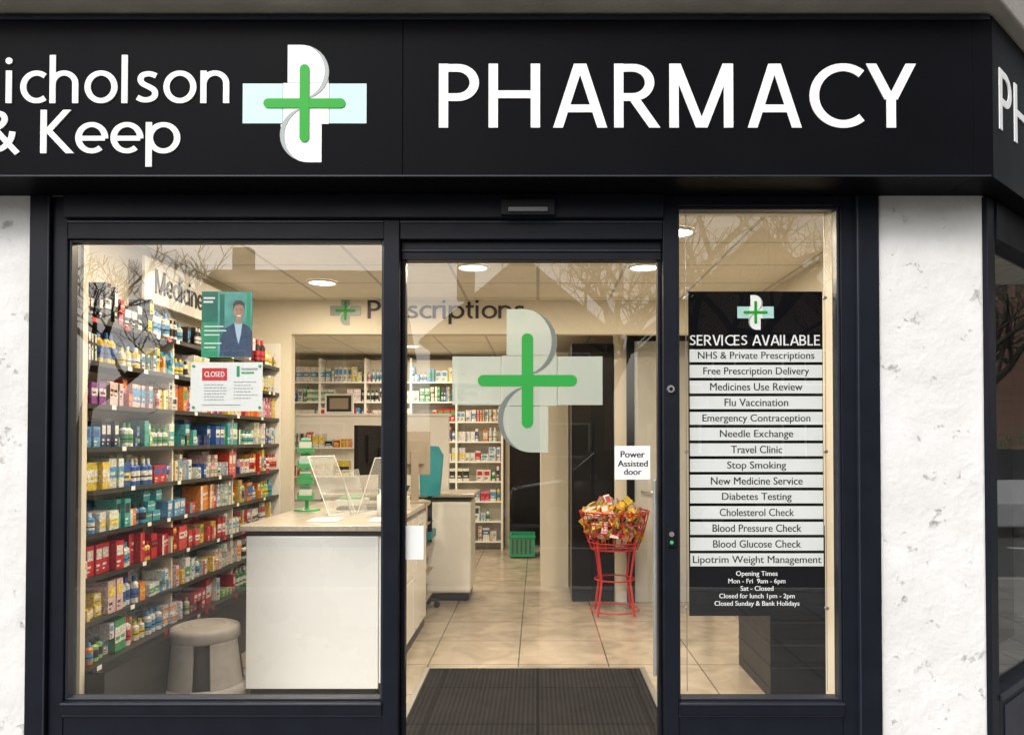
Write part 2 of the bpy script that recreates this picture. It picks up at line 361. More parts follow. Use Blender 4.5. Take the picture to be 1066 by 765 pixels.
def stroke_text(s, name, m, org, w, h, parent, U=(1, 0, 0), V=(0, 0, 1), ext=.005, hs=HS, track=0.0):
    strokes = []; x = 0
    for ch in s:
        adv, st = GL[ch]
        for kind, pts in st: strokes.append((kind, [(a+x, b) for a, b in pts]))
        x += adv+track
    ribs = []
    for kind, pts in strokes:
        if kind == 'd':
            c = pts[0]; ribs.append(('poly', [(c[0]+hs*1.15*math.cos(2*math.pi*i/16), c[1]+hs*1.15*math.sin(2*math.pi*i/16)) for i in range(16)])); continue
        if kind == 'p':
            (a, b), (c, d) = pts; hw = hs*math.hypot(c-a, d-b)/abs(d-b)
            ribs.append(('poly', [(a-hw, b), (a+hw, b), (c+hw, d), (c-hw, d)])); continue
        closed = kind == 'c'
        if not closed and len(pts) in range(8, 17):
            for _ in range(2):
                q = [pts[0]]
                for p0, p1 in zip(pts, pts[1:]):
                    q += [(p0[0]*.75+p1[0]*.25, p0[1]*.75+p1[1]*.25), (p0[0]*.25+p1[0]*.75, p0[1]*.25+p1[1]*.75)]
                q.append(pts[-1]); pts = q
        n = len(pts); Lf = []; Rt = []
        for i in range(n):
            p = Vector(pts[i]); pr = Vector(pts[i-1]) if (i > 0 or closed) else None; nx = Vector(pts[(i+1) % n]) if (i < n-1 or closed) else None
            t0 = (p-pr).normalized() if pr is not None and (p-pr).length > 1e-7 else None; t1 = (nx-p).normalized() if nx is not None and (nx-p).length > 1e-7 else None
            t = ((t0 or t1)+(t1 or t0)).normalized(); nn = Vector((-t.y, t.x)); k = 1.0
            if t0 is not None and t1 is not None: k = 1/max(.5, nn.dot(Vector((-t0.y, t0.x))))
            wv = hs*(.88+.12*abs(t.y)); Lf.append(p+nn*wv*k); Rt.append(p-nn*wv*k)
        ribs.append(('rib', Lf, Rt, closed))
    allp = [Vector(q) for r in ribs for q in (r[1] if r[0] == 'poly' else r[1]+r[2])]
    x0, x1 = min(p.x for p in allp), max(p.x for p in allp); y0, y1 = min(p.y for p in allp), max(p.y for p in allp)
    sx, sy = w/(x1-x0), h/(y1-y0)
    U = Vector(U).normalized(); V = Vector(V).normalized(); N = U.cross(V); org = Vector(org)
    mb = MB()
    for k, r in enumerate(ribs):
        e = ext+(k % 5)*.00025
        def F(p, z): return org+U*((p[0]-x0)*sx)+V*((p[1]-y0)*sy)+N*z
        if r[0] == 'poly':
            mb.prism([F(p, 0) for p in r[1]], N*e, m)
        else:
            _, Lf, Rt, closed = r; n = len(Lf)
            vs = [F(p, 0) for p in Lf]+[F(p, 0) for p in Rt]+[F(p, e) for p in Lf]+[F(p, e) for p in Rt]
            fs = []
            for i in range(n if closed else n-1):
                j = (i+1) % n; fs += [(2*n+i, 3*n+i, 3*n+j, 2*n+j), (i, j, n+j, n+i), (i, 2*n+i, 2*n+j, j), (n+i, n+j, 3*n+j, 3*n+i)]
            if not closed: fs += [(0, n, 3*n, 2*n), (n-1, 3*n-1, 4*n-1, 2*n-1)]
            mb.add(vs, fs, m)
    return mb.build(name, parent)

def logo(mb, cx, cz, y, sz, mw, mg, mgreen, mm=None, t=.003):
    u = sz/130.0; mm = mm or mw
    def P(x, z, o=0): return (cx+x*u, y-o, cz+z*u)
    def pr(poly, o, m): mb.prism([P(a, b, o) for a, b in poly], (0, t, 0), m)
    pr([(-65, -21), (-23, -21), (-23, 21), (-65, 21)], t, mm)
    pr([(26, -21), (65, -21), (65, 21), (26, 21)], t, mm)
    up = [(-18, 62)]+[(-4+29*math.sin(rad(a)), 33+29*math.cos(rad(a))) for a in range(0, 100, 9)]+[(25, 22), (-18, 22)]
    pr(up, t, mw)
    pr([(-a, -b) for a, b in up], t, mw)
    pr([(-22.5, -21.6), (25.5, -21.6), (25.5, 21.6), (-22.5, 21.6)], t, mw)
    def sweep(c, r0, r1, a0, a1, sg):
        n = 14
        for i in range(n):
            A = rad(a0+(a1-a0)*i/n); B_ = rad(a0+(a1-a0)*(i+1)/n); q0 = r0+(r1-r0)*(1-math.sin(math.pi*i/n)); q1 = r0+(r1-r0)*(1-math.sin(math.pi*(i+1)/n))
            pr([(sg*(c[0]+q0*math.sin(A)), sg*(c[1]+q0*math.cos(A))), (sg*(c[0]+(r1+.2)*math.sin(A)), sg*(c[1]+(r1+.2)*math.cos(A))),
                (sg*(c[0]+(r1+.2)*math.sin(B_)), sg*(c[1]+(r1+.2)*math.cos(B_))), (sg*(c[0]+q1*math.sin(B_)), sg*(c[1]+q1*math.cos(B_)))], 2.2*t, mg)
    sweep((-3, 33), 24, 28.5, 20, 178, 1); sweep((-3, 33), 24, 28.5, 20, 178, -1)
    def bar(hor, L, W_):
        pts = []
        for a in range(-90, 91, 15): pts.append((L-W_+W_*math.cos(rad(a)), W_*math.sin(rad(a))))
        for a in range(90, 271, 15): pts.append((-L+W_+W_*math.cos(rad(a)), W_*math.sin(rad(a))))
        if not hor: pts = [(-b, a) for a, b in pts]
        return pts
    pr(bar(True, 43, 5), 3.4*t, mgreen); pr(bar(False, 41, 5), 3.9*t, mgreen)

# ------------------------------------------------------------------ setting outside
g = MB(); g.quad([(-400, -400, -.15), (400, -400, -.15), (400, 400, -.15), (-400, 400, -.15)], M['grass']); g.build('ground')
g = MB(); g.quad([(-200, -11.5, -.12), (200, -11.5, -.12), (200, -4.35, -.12), (-200, -4.35, -.12)], M['asphalt'])
g.quad([(7.2, -4.35, -.12), (13.5, -4.35, -.12), (13.5, 80, -.12), (7.2, 80, -.12)], M['asphalt'])
for i in range(-20, 20): g.box(i*4.5, i*4.5+2.2, -7.98, -7.88, -.12, -.114, M['line'])
for i in range(0, 12): g.box(10.3, 10.4, i*4.5, i*4.5+2.2, -.12, -.114, M['line'])
for a, b in ((-100, 7), (13.7, 100)):
    for yy in (-4.75, -4.95): g.box(a, b, yy, yy+.08, -.12, -.114, M['line'])
g.build('road')
g = MB(); g.box(-60, 7, -4.2, -.06, -.15, -.012, M['paving']); g.box(2.2, 7, -.06, 40, -.15, -.012, M['paving']); g.box(-60, 7.2, -4.35, -4.203, -.15, -.008, M['kerb']); g.box(7.003, 7.2, -4.2, 40, -.15, -.008, M['kerb']); g.build('pavement')
g = MB(); g.box(-60, 60, -13.5, -11.65, -.15, -.012, M['paving']); g.box(-60, 60, -11.647, -11.5, -.15, -.008, M['kerb']); g.build('pavement')
g = MB(); g.box(13.5, 13.65, -4.2, 40, -.15, -.008, M['kerb']); g.box(13.653, 15.4, -4.2, 40, -.15, -.012, M['paving']); g.build('pavement')

def house(x0, x1, y0, y1, eave, ridge, gable_front, mwall):
    h = MB(); h.box(x0, x1, y0, y1, -.15, eave, mwall)
    o = .35; w = x1-x0
    if gable_front:
        xm = (x0+x1)/2
        h.prism([(x0, y1, eave), (x1, y1, eave), (xm, y1, ridge-.1)], (0, y0-y1, 0), mwall)
        for sx, xe in ((-1, x0-o), (1, x1+o)):
            h.prism([(xe, y1+o, eave-.2), (xm, y1+o, ridge), (xm, y1+o, ridge+.14), (xe, y1+o, eave-.06)], (0, y0-y1-2*o, 0), M['roof'])
    else:
        ym = (y0+y1)/2
        for ye in (y0-o, y1+o):
            h.prism([(x0-o, ye, eave-.15), (x0-o, ym, ridge), (x0-o, ym, ridge+.14), (x0-o, ye, eave)], (w+2*o, 0, 0), M['roof'])
        for xe in (x0, x1-.2): h.prism([(xe, y0, eave), (xe, y1, eave), (xe, ym, ridge-.05)], (.2, 0, 0), mwall)
    h.box(x0+.6, x0+1.3, (y0+y1)/2-.3, (y0+y1)/2+.3, ridge-.8, ridge+1.0, mwall)
    n = 2
    for zz in (0.8, 3.4):
        for i in range(n):
            cx = x0+w*(i+.5)/n
            if zz < 1 and i == 0:
                h.box(cx-.5, cx+.5, y1, y1+.06, -.1, 2.1, M['white']); h.box(cx-.4, cx+.4, y1+.06, y1+.08, -.1, 2.0, M['navy']); continue
            if zz+1.2 > eave: continue
            h.box(cx-.85, cx+.85, y1, y1+.05, zz, zz+1.3, M['white'])
            for k in (-1, 1): h.box(cx+k*.4-.36, cx+k*.4+.36, y1+.05, y1+.07, zz+.08, zz+1.22, M['darkglass'])
            h.box(x0-.05, x0, (y0+y1)/2-.8, (y0+y1)/2+.8, zz, zz+1.3, M['white']); h.box(x0-.07, x0-.05, (y0+y1)/2-.7, (y0+y1)/2+.7, zz+.1, zz+1.2, M['darkglass'])
    return h.build('brick_house')
house(4.6, 11.2, -32, -24, 5.6, 8.9, True, M['brick'])
house(-4.0, 2.8, -33, -25, 5.2, 8.2, True, M['brick'])
house(-13, -6.0, -32, -24, 5.2, 8.3, False, M['brick'])
house(14, 21, -32, -24, 5.2, 8.3, False, M['brick'])
house(24, 32, 5, 14, 5.2, 8.0, False, M['brick'])

# hedge along the side street: a mass of small leaf faces with clumps and gaps
hm = MB(); rh = random.Random(3)
hm.box(16.0, 16.9, -2, 26, -.15, 1.0, M['bark'])
for i in range(9000):
    y = rh.uniform(-2, 26); bul = .25*math.sin(y*1.9)+.18*math.sin(y*4.7+1)
    side = rh.random(); x = 16.45+(-(.55+bul*.5)+rh.gauss(0, .07) if side < .6 else rh.uniform(-.5, .5)); z = rh.uniform(-.1, 1.35+bul) if side < .6 else 1.3+bul+rh.gauss(0, .08)
    c = Vector((x, y, z)); a = Vector((rh.uniform(-1, 1), rh.uniform(-1, 1), rh.uniform(-1, 1))).normalized(); b = a.orthogonal().normalized(); s_ = rh.uniform(.03, .07)
    hm.add([c-a*s_, c+b*s_*.5, c+a*s_, c-b*s_*.5], [(0, 1, 2, 3)], M['leaf'])
hm.build('hedge')

def tree(x, y, h, seed):
    rr = random.Random(seed); t = MB()
    def br(p, d, L, r, k):
        n = 3; q = p
        for i in range(n):
            d2 = (d+Vector((rr.uniform(-1, 1), rr.uniform(-1, 1), rr.uniform(-.5, .8)))*.16).normalized()
            nq = q+d2*L/n; ra = r*(1-.33*i/n); rb = r*(1-.33*(i+1)/n)
            t.tube(q, nq, ra, rb, M['bark'], 7 if k < 2 else (5 if k < 4 else 3), cap=False)
            if k > 0 and k < 6 and i > 0 and rr.random() < .6:
                s = Vector((rr.uniform(-1, 1), rr.uniform(-1, 1), rr.uniform(-.1, .7))).normalized()
                br(nq, (d2*.5+s*.8).normalized(), L*.6, rb*.55, k+1)
            q = nq; d = d2
        if k >= 6: return
        for i in range(3 if k < 2 else 2):
            s = Vector((rr.uniform(-1, 1), rr.uniform(-1, 1), rr.uniform(-.2, .6))).normalized()
            br(q, (d*.75+s*.75).normalized(), L*rr.uniform(.66, .84), r*.64, k+1)
    br(Vector((x, y, -.15)), Vector((0, 0, 1)), h*.3, h*.024, 0)
    return t.build('bare_tree')
tree(3.9, -12.4, 8.2, 3)
tree(1.2, -13.9, 8.2, 5)
tree(-10.5, -14.5, 8.0, 8)
tree(21, 9, 8.5, 12)

def car(x, y, m, yaw=0):
    c = MB()
    prof = [(-2.1, .62, .35, .62, .62, .5), (-2.0, .80, .22, .78, .80, .62), (-1.2, .86, .18, .90, .94, .66), (-.65, .87, .18, .94, 1.38, .60), (-.1, .87, .18, .95, 1.47, .60),
            (.9, .87, .18, .96, 1.45, .60), (1.55, .86, .18, .97, 1.28, .58), (1.95, .82, .2, .93, .98, .6), (2.08, .7, .35, .75, .75, .5)]
    ring = []
    for px, hw, zb, zw, zr, rw in prof:
        ring.append([(px, -hw*.92, zb), (px, -hw, (zb+zw)/2), (px, -hw*.95, zw), (px, -rw, zr), (px, rw, zr), (px, hw*.95, zw), (px, hw, (zb+zw)/2), (px, hw*.92, zb)])
    vs = [p for r_ in ring for p in r_]; n = 8
    paint = []; glass = []
    for j in range(len(ring)-1):
        for i in range(n):
            f = (j*n+i, j*n+(i+1) % n, (j+1)*n+(i+1) % n, (j+1)*n+i)
            (glass if (i in (2, 4) and 2 <= j <= 6) or (i == 3 and j in (2, 6)) else paint).append(f)
    paint += [tuple(range(n))[::-1], tuple(range((len(ring)-1)*n, len(ring)*n))]
    c.add(vs, paint, m, smooth=False); c.add(vs, glass, M['darkglass'])
    for wxx in (-1.3, 1.3):
        for s in (-1, 1):
            c.tube((wxx, s*.70, .31), (wxx, s*.885, .31), .31, .31, M['tyre'], 20)
            c.tube((wxx, s*.885, .31), (wxx, s*.895, .31), .19, .17, M['steel'], 14)
    for s in (-1, 1):
        c.box(-2.10, -1.98, s*.55-.14, s*.55+.14, .6, .72, M['letter']); c.box(2.0, 2.1, s*.6-.1, s*.6+.1, .68, .85, M['red'])
        c.box(-.75, -.6, s*.93-.07, s*.93+.07, .92, 1.03, m)
    c.box(-2.12, -2.05, -.25, .25, .4, .5, M['paper'])
    o = c.build('parked_car', bevel=.03); o.location = (x, y, -.12); o.rotation_euler = (0, 0, yaw)
car(1.6, -10.2, M['card']); car(12.3, 4.6, M['carw'], rad(90)); car(16, -10.2, M['card']); car(12.3, 10.8, M['card'], rad(90))

# ------------------------------------------------------------------ building shell
B = empty('pharmacy_building')
CH = Vector((.731, .682, 0))          # direction of the splayed corner
C0 = Vector((1.976, 0, 0))
w = MB()
w.box(-7, -2.244, -.005, .25, -.1, 3.2, M['render'])             # left wall
w.box(1.507, 1.976, -.005, .25, -.1, 3.2, M['render'])           # right pier
w.box(-7, 1.95, -.0, .28, 3.27, 6.8, M['render'])                # wall above
w.build('outer_walls', B, bevel=.012)
w = MB()
w.prism([(-7, -.37, 3.262), (1.83, -.37, 3.262), (1.83+CH.x*4, -.37+CH.y*4, 3.262), (1.83+CH.x*4, 5, 3.262), (-7, 5, 3.262)], (0, 0, .22), M['concrete'])
w.build('canopy', B, bevel=.01)
w = MB()
CE = 2.68
w.box(-4.0, 4.5, 0.255, 7.6, CE, CE+.06, M['ceil'])
w.build('ceiling', B)
w = MB(); w.box(-4.0, 1.95, -.05, 7.6, -.1, 0, M['floor']); w.build('floor', B)
w = MB()
w.box(-2.55, -2.47, .26, 3.1, 0, CE, M['cream'])                 # left interior wall
w.box(-4.1, -4.0, 0, 7.7, 0, 3.2, M['cream'])
w.box(-4.1, 4.5, 7.6, 7.7, 0, 3.2, M['cream'])
w.box(1.86, 1.94, .255, 7.6, 0, CE, M['cream'])                  # right interior wall
w.box(-2.47, -2.165, .25, .29, 0, CE, M['cream'])                # return at left of window
w.box(1.36, 1.86, .12, .25, 0, CE, M['cream'])                   # return at right
w.box(-2.55, 1.86, 3.1, 3.2, 2.39, CE, M['cream'])               # bulkhead
w.box(-2.55, -2.09, 3.1, 3.2, 0, 2.39, M['cream'])
w.box(-2.6, -.895, 4.30, 4.38, 0, 1.73, M['white'])              # dispensary screen
w.box(-2.62, -.88, 4.28, 4.40, 1.731, 1.755, M['white'])
w.box(.03, .31, 4.44, 7.6, 0, 2.39, M['cream'])
w.box(.71, 1.86, 3.74, 3.84, 0, CE, M['cream'])
w.box(-4, 1.86, .2, .26, 2.56, 3.2, M['cream'])                  # inside of header
w.build('interior_walls', B)
w = MB()
w.box(-2.29, -2.21, .238, .249, .42, .54, M['white']); w.box(1.40, 1.46, .108, .119, .38, .50, M['white'])
w.box(-2.40, 1.86, .02, .12, 0.02, .05, M['cream'])
w.build('sockets', B, bevel=.003)
w = MB()
w.box(.72, 1.85, 3.725, 3.739, 0, .09, M['white']); w.build('skirting', B)
# consultation door and dark panel
d = 7.14
w = MB()
x0, x1, zt = wx(652, d), wx(740, d), wz(346, d)
w.box(x0, x0+.07, 3.69, 3.739, 0, zt, M['navy']); w.box(x1-.07, x1, 3.69, 3.739, 0, zt, M['navy']); w.box(x0+.07, x1-.07, 3.69, 3.739, zt-.08, zt, M['navy'])
w.box(x0+.072, x1-.072, 3.71, 3.724, 0, zt-.082, M['dooror'])
w.tube((x0+.14, 3.66, 1.02), (x0+.26, 3.66, 1.02), .01, .01, M['steel']); w.tube((x0+.14, 3.66, 1.02), (x0+.14, 3.71, 1.02), .012, .012, M['steel'])
w.build('consultation_door', B, bevel=.003)
w = MB()
w.box(.315, .705, 3.74, 4.3, 0, 2.388, M['navy'])
w.box(.33, .50, 3.725, 3.739, .1, 2.3, M['black']); w.box(.52, .69, 3.725, 3.739, .1, 2.3, M['black'])
w.build('dark_partition', B, bevel=.004)
w = MB()
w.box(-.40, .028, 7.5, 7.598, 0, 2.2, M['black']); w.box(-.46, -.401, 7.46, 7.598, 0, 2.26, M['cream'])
w.build('rear_doorway', B)
w = MB()
for k in range(1):
    z0 = .02; x0, x1, y0, y1 = -.36, -.04, 6.3, 6.7; H_ = .27
    w.box(x0, x1, y0, y0+.02, z0, z0+H_, M['teal2']); w.box(x0, x1, y1-.02, y1, z0, z0+H_, M['teal2'])
    w.box(x0, x0+.02, y0+.02, y1-.02, z0, z0+H_, M['teal2']); w.box(x1-.02, x1, y0+.02, y1-.02, z0, z0+H_, M['teal2']); w.box(x0+.02, x1-.02, y0+.02, y1-.02, z0, z0+.02, M['teal2'])
    w.box(x0-.01, x1+.01, y0-.012, y0-.001, z0+H_-.03, z0+H_-.002, M['teal2'])
    for i in range(5): w.box(x0+.03+i*.055, x0+.055+i*.055, y0-.008, y0-.001, z0+.04, z0+H_-.05, M['greyd'])
w.build('plastic_crate')

# shopfront frames ---------------------------------------------------------
F = empty('shopfront_frame', B)
w = MB(); fr = M['frame']; f2 = M['frame2']
w.box(-2.240, -2.150, -.03, .10, 0, 2.575, fr); w.box(-2.148, -2.083, -.012, .09, 0, 2.575, fr)
w.box(-2.158, -2.150, -.036, -.030, 0, 2.575, f2)  # lighter line: highlight down the post, put into the colour
w.box(-.682, -.612, -.02, .09, 0, 2.47, fr)
w.box(.5525, .616, -.02, .09, 0, 2.575, fr)
w.box(1.339, 1.41, -.012, .09, 0, 2.575, fr); w.box(1.412, 1.503, -.03, .10, 0, 2.575, fr); w.box(1.403, 1.411, -.036, -.012, 0, 2.575, f2)
w.box(-2.083, .5525, -.045, .09, 2.472, 2.576, fr)     # shutter header
w.box(.616, 1.339, -.02, .09, 2.532, 2.576, fr)
w.box(-2.083, -.682, -.012, .08, 2.385, 2.470, fr); w.box(-2.083, -.682, -.018, -.012, 2.455, 2.469, f2)  # lighter line: sunlit transom edge painted in
w.box(-2.083, -.682, -.018, -.012, 2.386, 2.392, f2)
for a, b in ((-2.083, -.682), (.616, 1.339)):
    w.box(a, b, -.03, .09, .298, .352, fr); w.box(a, b, -.036, -.03, .341, .351, f2)
    w.box(a, b, -.008, .08, 0, .296, fr); w.box(a, b, -.016, -.008, .285, .294, f2); w.box(a, b, -.02, -.008, .0, .06, f2)
for a, b, z0, z1 in ((-2.083, -.682, .352, 2.385), (.616, 1.339, .352, 2.532)):
    w.box(a, a+.012, .0, .05, z0, z1, f2); w.box(b-.012, b, .0, .05, z0, z1, f2); w.box(a+.012, b-.012, .0, .05, z0, z0+.010, f2); w.box(a+.012, b-.012, .0, .05, z1-.012, z1, f2)
w.build('mullions', F, bevel=.003)
w = MB()
w.quad([(-2.075, .025, .36), (-.69, .025, .36), (-.69, .025, 2.38), (-2.075, .025, 2.38)], M['glass'])
w.quad([(.622, .025, .36), (1.332, .025, .36), (1.332, .025, 2.526), (.622, .025, 2.526)], M['glass'])
w.build('window_glass', F)

# sliding door ------------------------------------------------------------
D = empty('sliding_door', None)
w = MB()
w.box(-.612, .5525, -.01, .10, 2.385, 2.470, fr); w.box(-.612, .5525, -.016, -.010, 2.455, 2.469, f2)
w.box(-.610, .550, .02, .09, 2.30, 2.383, fr); w.box(-.610, .550, .012, .019, 2.335, 2.345, f2)
w.box(-.610, -.592, .03, .08, .09, 2.299, fr); w.box(.536, .550, .03, .08, .09, 2.299, fr)
w.box(-.610, .550, .03, .08, .005, .089, fr)
w.build('door_frame', D, bevel=.003)
w = MB(); w.quad([(-.590, .055, .09), (.534, .055, .09), (.534, .055, 2.298), (-.590, .055, 2.298)], M['glass']); w.build('door_glass', D)
w = MB()
w.tube((.512, -.030, .47), (.512, -.030, 1.32), .009, .009, M['steel'], 14)
for z in (.53, 1.26): w.tube((.512, -.030, z), (.512, .054, z), .007, .007, M['steel'], 8)
w.build('pull_handle', D)
w = MB()
w.tube((.584, -.032, 1.72), (.584, -.02, 1.72), .016, .018, M['steel'], 16); w.tube((.584, -.037, 1.72), (.584, -.032, 1.72), .008, .008, M['black'], 12)
w.box(.566, .602, -.034, -.021, 1.03, 1.11, M['black']); w.tube((.584, -.04, 1.085), (.584, -.034, 1.085), .011, .011, M['steel'], 12); w.tube((.584, -.04, 1.05), (.584, -.034, 1.05), .008, .008, M['greenp'], 12)
w.build('door_lock', D, bevel=.002)
w = MB(); w.box(-.16, .075, -.075, -.0455, 2.475, 2.545, M['black']); w.box(-.13, .045, -.082, -.0752, 2.485, 2.51, M['darkglass']); w.build('motion_sensor', D, bevel=.006)
w = MB(); dd = 3.44; logo(w, wx(549, dd), wz(396, dd), .050, 157*dd/800, M['film'], M['film2'], M['green2'], t=.0008); w.build('door_logo', D)
w = MB(); w.box(wx(420, dd), wx(441, dd), .046, .0475, wz(582, dd), wz(547, dd), M['paper']); w.build('door_sticker', D)

# door notice
N = empty('door_notice'); w = MB()
w.box(wx(640, dd), wx(677, dd), .045, .0465, wz(499, dd), wz(464, dd), M['paper']); w.build('paper', N)
for i, s in enumerate(('Power', 'Assisted', 'door')):
    wd = (25, 31, 18)[i]; zc = (476, 485.5, 494)[i]
    for k in (0, 1, 2): text(s, 'line_%d' % i, M['ink'], (wx(658.5-wd/2, dd)+k*.0010, .0446-k*.0001, wz(zc, dd)), wd*dd/800, None, N, ext=.0002)

# closed notice
N = empty('closed_notice'); d3 = 3.44
def Q(p, q, y=.04): return (wx(p, d3), y, wz(q, d3))
def flat(mb, a, b, c, e, y, m, t=.0006): mb.box(wx(a, d3), wx(b, d3), y, y+t, wz(e, d3), wz(c, d3), m)
w = MB(); flat(w, 198, 273, 377, 428, .040, M['paper']); flat(w, 210, 236, 383, 396, .0388, M['red'])
flat(w, 246, 249, 381, 392, .0386, M['teal2']); flat(w, 251, 268, 383, 385, .0386, M['greyink']); flat(w, 251, 264, 387, 389, .0386, M['greenp'])
rk = random.Random(9)
for k in range(6):
    for a0, a1, q0 in ((212, 237, 400+k*3.1), (243, 268, 397+k*3.4)):
        x = a0
        while x < a1-rk.uniform(1, 8):
            l_ = rk.uniform(1.5, 4); flat(w, x, x+l_, q0, q0+.9, .0388, M['greyink']); x += l_+.8
flat(w, 210, 250, 421, 421.9, .0388, M['greyink'])
for a, b in ((201, 381), (270, 381), (201, 424), (270, 424)): w.tube(Q(a, b, .039), Q(a, b, .034), .007, .005, M['greenp'], 12)
w.build('paper', N)
stroke_text('CLOSED', 'heading', M['paper'], Q(212.5, 392.3, .0386), 21*d3/800, 5.6*d3/800, N, ext=.0002, hs=.085)

# health poster with printed portrait
N = empty('health_poster'); w = MB()
flat(w, 209, 262, 303, 372, .040, M['teal']); flat(w, 209, 240, 335, 372, .0391, M['teal2'], .0004)
def ell(cx, cy, rx, ry, y, m, n=20, t=.0003): w.prism([Q(cx+rx*math.cos(2*math.pi*i/n), cy+ry*math.sin(2*math.pi*i/n), y) for i in range(n)], (0, t, 0), m)
flat(w, 226, 261.8, 303.5, 371.5, .0388, M['teal3'], .0003)
flat(w, 228, 233, 306, 360, .0387, M['teal'], .0001); flat(w, 256, 260, 304, 340, .0387, M['teal2'], .0001)
w.prism([Q(228, 371, .0384), Q(229, 352, .0384), Q(233, 342, .0384), Q(243, 336, .0384), Q(252, 336, .0384), Q(259, 340, .0384), Q(262, 346, .0384), Q(262, 371, .0384)], (0, .0003, 0), M['jacket'])
w.prism([Q(243.3, 336, .038), Q(251.7, 336, .038), Q(250, 349, .038), Q(247.8, 358, .038), Q(245.4, 349, .038)], (0, .0003, 0), M['shirt'])
flat(w, 245, 250.6, 330, 337, .0377, M['skin'], .0001); ell(248, 323.5, 5.4, 7.8, .0374, M['skin'])
w.prism([Q(242.2, 322, .037), Q(242, 315.5, .037), Q(245, 312.5, .037), Q(250, 312.3, .037), Q(253.6, 315, .037), Q(253.8, 322, .037), Q(252.6, 318, .037), Q(248, 316.6, .037), Q(243.6, 318, .037)], (0, .0002, 0), M['greyd'])
w.prism([Q(245.5, 328, .0372), Q(250.6, 328, .0372), Q(249.4, 329.3, .0372), Q(246.8, 329.3, .0372)], (0, .0001, 0), M['paper'])
for sx in (-2.2, 2.2): ell(248+sx, 322.5, .7, .4, .0369, M['ink'], 8); flat(w, 248+sx-1.1, 248+sx+1.1, 320.6, 321, .0369, M['greyd'], .0001)
for k, L in enumerate((20, 23, 16, 0, 18, 12)):
    if L: flat(w, 212, 212+L, 339+k*4.4, 340.3+k*4.4, .0382, M['paper'], .0003)
flat(w, 211, 223, 309, 311, .0386, M['paper'], .0003); flat(w, 211, 221, 313, 315, .0386, M['paper'], .0003)
w.build('sheet', N)

# services board -----------------------------------------------------------
N = empty('services_sign'); d5 = 3.5; yb = .10
w = MB(); w.box(wx(717, d5), wx(857, d5), yb, yb+.005, wz(640, d5), wz(303, d5), M['fascia'])
logo(w, wx(787, d5), wz(325, d5), yb-.002, 38*d5/800, M['letter'], M['lgrey'], M['green'], M['mint'], t=.0008)
services = ['NHS & Private Prescriptions', 'Free Prescription Delivery', 'Medicines Use Review', 'Flu Vaccination', 'Emergency Contraception', 'Needle Exchange', 'Travel Clinic',
            'Stop Smoking', 'New Medicine Service', 'Diabetes Testing', 'Cholesterol Check', 'Blood Pressure Check', 'Blood Glucose Check', 'Lipotrim Weight Management']
wid = [121, 110, 96, 66, 112, 76, 53, 61, 95, 72, 77, 92, 91, 133]
for i, s in enumerate(services):
    yc = 370.3+i*16.28
    w.box(wx(718, d5), wx(856, d5), yb-.006, yb-.0005, wz(yc+6.6, d5), wz(yc-6.6, d5), M['paper'])
    desc = any(c in s for c in 'pgyq')
    top, bot = yc-4.2, yc+(5.6 if desc else 3.6)
    for k in (0, 1): text(s, 'service_%d' % i, M['ink'], (wx(787-wid[i]/2, d5)+k*.0011, yb-.0064-k*.0001, wz(bot, d5)), wid[i]*d5/800, (bot-top)*d5/800, N, ext=.0003)
for px in (714.5, 859.5):
    w.tube((wx(px, d5), yb, .36), (wx(px, d5), yb, 2.55), .0015, .0015, M['steel'], 6)
    for q in (310, 470, 632): w.tube((wx(px, d5), yb-.008, wz(q, d5)), (wx(px, d5), yb+.008, wz(q, d5)), .008, .008, M['steel'], 12)
w.build('board', N)
stroke_text('SERVICES AVAILABLE', 'title', M['letter'], (wx(718, d5), yb-.001, wz(359.5, d5)), 136*d5/800, 11*d5/800, N, ext=.0005)
for i, (s, ww) in enumerate((('Opening Times', 43), ('Mon - Fri  9am - 6pm', 59), ('Sat - Closed', 34), ('Closed for lunch 1pm - 2pm', 78), ('Closed Sunday & Bank Holidays', 88))):
    for k in (0, 1): text(s, 'hours_%d' % i, M['letter'], (wx(787-ww/2, d5)+k*.0009, yb-.001-k*.0001, wz(598.5+i*7.7, d5)), ww*d5/800, None, N, ext=.0004)

# fascia sign ---------------------------------------------------------------
N = empty('fascia_sign'); w = MB()
FY = -.25; zb, zt = 2.579, 3.250
K = Vector((1.878, FY, 0))
w.box(-7, -.5595, FY, -.002, zb, zt, M['fascia']); w.box(-.5565, K.x-.08, FY, -.002, zb, zt, M['fascia']); w.box(-.5594, -.5566, FY+.004, -.003, zb+.001, zt-.001, M['black'])
w.prism([(K.x-.079, FY, zb), (K.x, K.y, zb), (K.x+CH.x*3, K.y+CH.y*3, zb), (C0.x+CH.x*3+.001, CH.y*3-.002, zb), (C0.x+.001, -.002, zb), (K.x-.079, -.002, zb)], (0, 0, zt-zb), M['fascia'])
w.box(-7, K.x-.01, FY-.006, FY-.0005, zt-.018, zt-.001, M['frame2'])
w.box(-7, K.x-.01, FY-.004, FY-.0005, zb+.001, zb+.008, M['frame2'])
w.build('panel', N, bevel=.002)
df = 3.15-.006
def T(s, nm, a, b, t, q, hs=HS, tr=0.0): stroke_text(s, nm, M['letter'], (wx(a, df), FY-.001, wz(q, df)), (b-a)*df/800, (q-t)*df/800, N, ext=.004, hs=hs, track=tr)
T('PHARMACY', 'lettering', 456, 957, 63, 131, .068, .085)
T('Nicholson', 'name_upper', -44, 236, 54, 105, .063, .03)
T('& Keep', 'name_lower', -24, 185, 112, 172, .063, .02)
